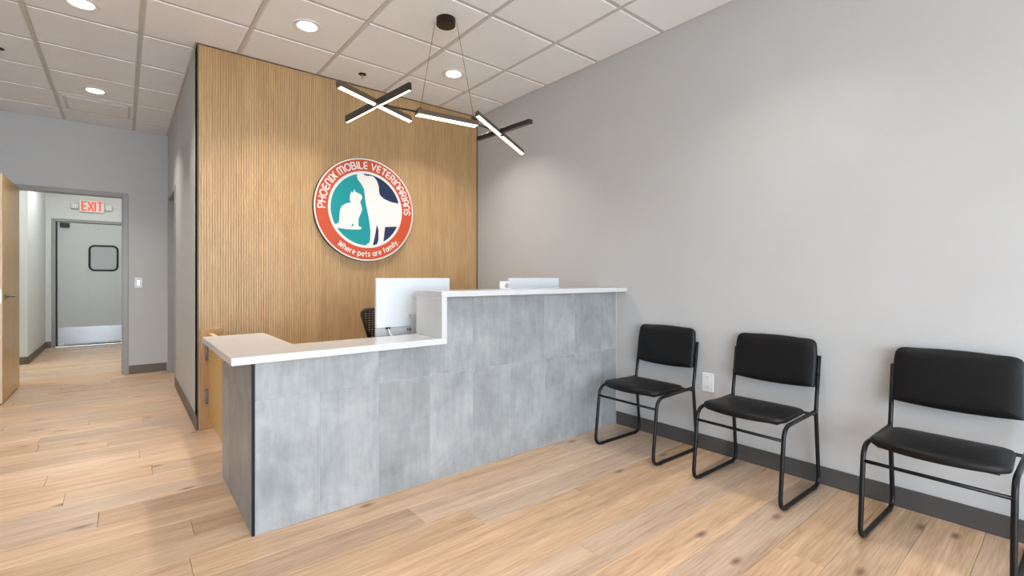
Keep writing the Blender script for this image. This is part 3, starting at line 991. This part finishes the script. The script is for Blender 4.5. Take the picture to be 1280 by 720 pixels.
bar('light_bar', (2.180, 3.060, 2.262), (2.220, 2.480, 2.262), .030, .040, 'bar_black', math.radians(95), ((0, .60),))
tube('arm_rod', [(1.52, 2.826, 2.265), (1.24, 2.850, 2.262)], .006, 'bar_black', pend)
tube('arm_rod', [(1.95, 2.776, 2.262), (2.20, 2.790, 2.250)], .006, 'bar_black', pend)
for x, y in ((1.235, 2.843), (2.205, 2.795)):
    lathe('pivot', [(.014, 2.225), (.014, 2.285)], (x, y, 0), 'bar_black', pend, 16)
lathe('cable_joint', [(.018, 1.925), (.018, 1.955)], (0, 2.775, 2.295), 'bar_bronze', pend, 16, axis='x')
lathe('cable_joint', [(.012, 1.525), (.012, 1.545)], (0, 2.822, 2.285), 'bar_bronze', pend, 16, axis='x')
tube('cable', [(1.656, 2.835, H - .03), (1.535, 2.822, 2.285)], .0017, 'cable', pend, 6)
tube('cable', [(1.778, 2.750, H - .03), (1.94, 2.775, 2.295)], .0017, 'cable', pend, 6)

# ================================================================== CHAIRS
def pad(name, outline, normal_axis_map, t0, t1, mat, parent, crown=.012, rim=.010):
    """cushion: outline (2D list), front at t1 with a soft crown, rounded rim"""
    cx = sum(p[0] for p in outline) / len(outline); cy = sum(p[1] for p in outline) / len(outline)
    bm = bmesh.new()
    def ringv(s, t):
        return [bm.verts.new(normal_axis_map(cx + (p[0] - cx) * s, cy + (p[1] - cy) * s, t)) for p in outline]
    span = max(abs(p[0] - cx) for p in outline)
    q = rim / span
    T = t1 - t0
    lv = [(1 - q, t0), (1 - q * .3, t0 + T * .10), (1, t0 + T * .35), (1, t0 + T * .60), (1 - q * .35, t0 + T * .85), (1 - q * 1.1, t1), (.75, t1 + crown * .55), (.45, t1 + crown * .9), (.15, t1 + crown)]
    rings = [ringv(s, t) for s, t in lv]
    n = len(outline)
    for a, b_ in zip(rings, rings[1:]):
        for k in range(n):
            bm.faces.new((a[k], a[(k + 1) % n], b_[(k + 1) % n], b_[k]))
    bm.faces.new(rings[0][::-1]); bm.faces.new(rings[-1])
    bmesh.ops.recalc_face_normals(bm, faces=bm.faces[:])
    return from_bm(name, bm, mat, parent, smooth=True, local=True)

def rounded_outline(corners, n=7):
    """corners: (x, y, radius); convex polygon with filleted corners"""
    out = []
    m = len(corners)
    for i in range(m):
        p = Vector(corners[i][:2]); a = Vector(corners[i - 1][:2]); c = Vector(corners[(i + 1) % m][:2])
        r = corners[i][2]
        d0 = (a - p).normalized(); d1 = (c - p).normalized()
        t = min(r, (a - p).length * .45, (c - p).length * .45)
        p0, p1 = p + d0 * t, p + d1 * t
        for k in range(n + 1):
            s = k / n
            q = p0 * (1 - s) ** 2 + p * 2 * s * (1 - s) + p1 * s * s
            out.append((q.x, q.y))
    return out

X0 = 2.76
HW = .232
def make_chair():
    root = empty('guest_chair', (0, 0, 0))
    TR = .0105
    for s in (-1, 1):
        y = s * HW
        path = fillet_path([(3.010 - X0, y, .725), (2.962 - X0, y, .425), (3.004 - X0, y, TR), (2.512 - X0, y, TR), (2.560 - X0, y, .412), (2.952 - X0, y, .424)],
                           [0, .05, .055, .055, .075, 0], 7)
        tube('side_frame', path, TR, 'black_metal', root, 10, local=True)
        for x in (2.585, 2.945):
            box('glide', x - X0 - .014, x - X0 + .014, y - .009, y + .009, 0, .006, 'rubber', root, .002, local=True)
    tube('stretcher', [(2.551 - X0, -HW, .346), (2.551 - X0, HW, .346)], .008, 'black_metal', root, 8, local=True)
    tube('stretcher', [(2.958 - X0, -HW, .405), (2.958 - X0, HW, .405)], .008, 'black_metal', root, 8, local=True)
    # seat: front edge bowed
    fr = [(2.560 - X0 - .045 * (1 - (t / .19) ** 2), t) for t in [.19 - .38 * i / 10 for i in range(11)]]
    cs = [(2.905 - X0, -.205, .05), (2.905 - X0, .205, .05), (2.60 - X0, .222, .03)] + [(x, y, .01) for x, y in fr] + [(2.60 - X0, -.222, .03)]
    seat = pad('seat', rounded_outline(cs, 3), lambda a, b_, t: (a, b_, t + .015 * max(0, (a - (2.60 - X0))) * -1), .418, .448, 'vinyl', root, .010, .014)
    box('seat_board', 2.585 - X0, 2.89 - X0, -.19, .19, .408, .419, 'bar_black', root, local=True)
    # backrest
    top_c = [(.125 - .25 * i / 8, .8165 + .0045 * (1 - ((i - 4) / 4) ** 2), .012) for i in range(9)]
    bot_c = [(-.215 + .43 * i / 8, .553 - .010 * (1 - ((i - 4) / 4) ** 2), .012) for i in range(9)]
    cs = [(.226, .555, .028)] + [(.228, .70, .02), (.221, .815, .042)] + top_c + [(-.221, .815, .042), (-.228, .70, .02), (-.226, .555, .028)] + bot_c
    lean = lambda z: 2.985 - X0 + (z - .56) * .148
    pad('backrest', rounded_outline(cs, 4), lambda a, b_, t: (lean(b_) - t - .012 * (a / .22) ** 2 * 0, a, b_), 0.0, .034, 'vinyl', root, .010, .012)
    for s in (-1, 1):
        box('back_bracket', lean(.62) - .012, lean(.62) + .008, s * .20, s * (HW + .004), .60, .63, 'black_metal', root, local=True)
    return root

def copy_thing(root):
    r = root.copy(); COL.objects.link(r)
    for ch in list(root.children):
        c = ch.copy(); COL.objects.link(c); c.parent = r
        for g in list(ch.children):
            d = g.copy(); COL.objects.link(d); d.parent = c
    return r
chair = make_chair()
spots = [(X0, 1.898, 'black vinyl sled-base chair nearest the reception counter'), (X0, 1.176, 'black vinyl sled-base chair in the middle of the row of three'), (X0 - .005, .388, 'black vinyl sled-base chair farthest from the counter, cut by the right edge')]
for i, (x, y, lab) in enumerate(spots):
    c = chair if i == 0 else copy_thing(chair)
    c.location = (x - .012, y, 0)
    c.rotation_euler = (0, 0, math.radians(-1.6))
    tag(c, lab, 'chair', 'black guest chairs along the right wall')

# ================================================================== MONITORS
def make_monitor(x0, label):
    w, y = .528, 2.765
    zt, zb = 1.156, .793
    t = tag(empty('desktop_monitor', (x0 + w / 2, y, .725)), label, 'monitor', 'white desktop monitors behind the counter')
    bm = bmesh.new()
    add_box(bm, x0, x0 + w, y, y + .028, zb + .052, zt, .005, 2)
    from_bm('shell', bm, 'monitor_white', t)
    lo = box('shade_band', x0, x0 + w, y + .002, y + .028, zb, zb + .051, 'monitor_grey', t, .004)  # grey tone stands in for shade on the tapered underside
    for k in range(5):
        box('port', x0 + w * .393 + k * .0105, x0 + w * .393 + .006 + k * .0105, y + .0012, y + .003, zb + .026, zb + .040, 'screen', lo)
    box('screen', x0 + .012, x0 + w - .012, y + .0275, y + .0295, zb + .062, zt - .012, 'screen', t)
    ring = [(x0 + w / 2 + .02 * math.cos(2 * PI * k / 24), y - .0006, zt - .115 + .024 * math.sin(2 * PI * k / 24)) for k in range(24)]
    tube('emblem_ring', ring + [ring[0]], .0016, 'silver', t, 6)
    st = bmesh.new()
    add_box(st, x0 + w / 2 - .043, x0 + w / 2 + .043, y - .035, y - .027, .735, zb + .13, .002)
    add_box(st, x0 + w / 2 - .043, x0 + w / 2 + .043, y - .028, y + .002, zb + .11, zb + .13, .002)
    from_bm('stand', st, 'monitor_grey', t)
    box('foot', x0 + w / 2 - .09, x0 + w / 2 + .09, y - .06, y + .12, .7255, .735, 'monitor_grey', t, .002)
    return t
m1 = make_monitor(1.203, 'large white monitor back rising beside the countertop step')
tube('cable', fillet_path([(1.275, 2.758, .842), (1.285, 2.735, .80), (1.36, 2.71, .737), (1.5, 2.70, .733)], .02), .006, 'plastic_white', m1, 8)
box('cable_plug', 1.262, 1.288, 2.752, 2.766, .838, .850, 'screen', m1)
make_monitor(2.262, 'white monitor with only its top edge showing above the high ledge')
cdh = tag(empty('card_holder', (2.04, 2.54, HI_T)), 'tiny white holder with grey emblem on the high ledge', 'card holder')
box('card', 1.995, 2.078, 2.545, 2.549, HI_T + .002, 1.134, 'plastic_white', cdh)
box('base', 2.0, 2.074, 2.52, 2.558, HI_T, HI_T + .006, 'plastic_white', cdh)
lathe('emblem', [(.017, 2.537), (.017, 2.545)], (2.052, 0, 1.106), 'silver', cdh, 18, axis='y')

# ================================================================== OFFICE CHAIR
oc = tag(empty('office_chair', (1.585, 3.62, 0), math.radians(0)), 'black mesh-back office chair half hidden behind the monitor', 'chair')
CX, CY = 1.585, 3.60
def backpt(a, z):   # back faces the slatted wall; leans a little
    return (CX + a, 3.40 - .05 * (1 - (a / .24) ** 2) + (z - .7) * -.06, z)
prof = rounded_outline([(-.115, .53, .05), (.115, .53, .05), (.238, .925, .06), (-.238, .925, .06)], 6)
ring = [backpt(a, z) for a, z in prof]
tube('back_frame', ring + [ring[0]], .013, 'bar_black', oc, 8)
bm = bmesh.new()
for k in range(22):
    z = .545 + k * .017
    hw_ = .112 + (z - .53) / .395 * .12
    add_tube(bm, [backpt(-hw_ + 2 * hw_ * i / 8, z) for i in range(9)], .0062, 4)
for k in range(19):
    a = -.21 + k * .0233
    z0 = .54 if abs(a) < .112 else .54 + (abs(a) - .112) / .12 * .385
    add_tube(bm, [backpt(a, z0), backpt(a, .92)], .0062, 4)
mb = from_bm('mesh_back', bm, 'mesh_black', oc); mb['kind'] = 'stuff'
tube('back_post', fillet_path([(CX, 3.365, .62), (CX, 3.34, .50), (CX, 3.40, .43), (CX, 3.60, .43)], .05), .02, 'bar_black', oc)
bm = bmesh.new(); add_box(bm, CX - .24, CX + .24, 3.40, 3.86, .44, .51, .03, 3)
from_bm('seat', bm, 'mesh_black', oc, smooth=True)
tube('gas_lift', [(CX, CY, .10), (CX, CY, .44)], .025, 'bar_black', oc)
for k in range(5):
    a = 2 * PI * k / 5 + .3
    ex_, ey_ = CX + .28 * math.cos(a), CY + .28 * math.sin(a)
    lg = tube('base_leg', [(CX, CY, .12), (ex_, ey_, .075)], .018, 'bar_black', oc)
    lathe('caster', [(.026, ex_ - .02), (.026, ex_ + .02)], (0, ey_, .0265), 'bar_black', lg, 16, axis='x')
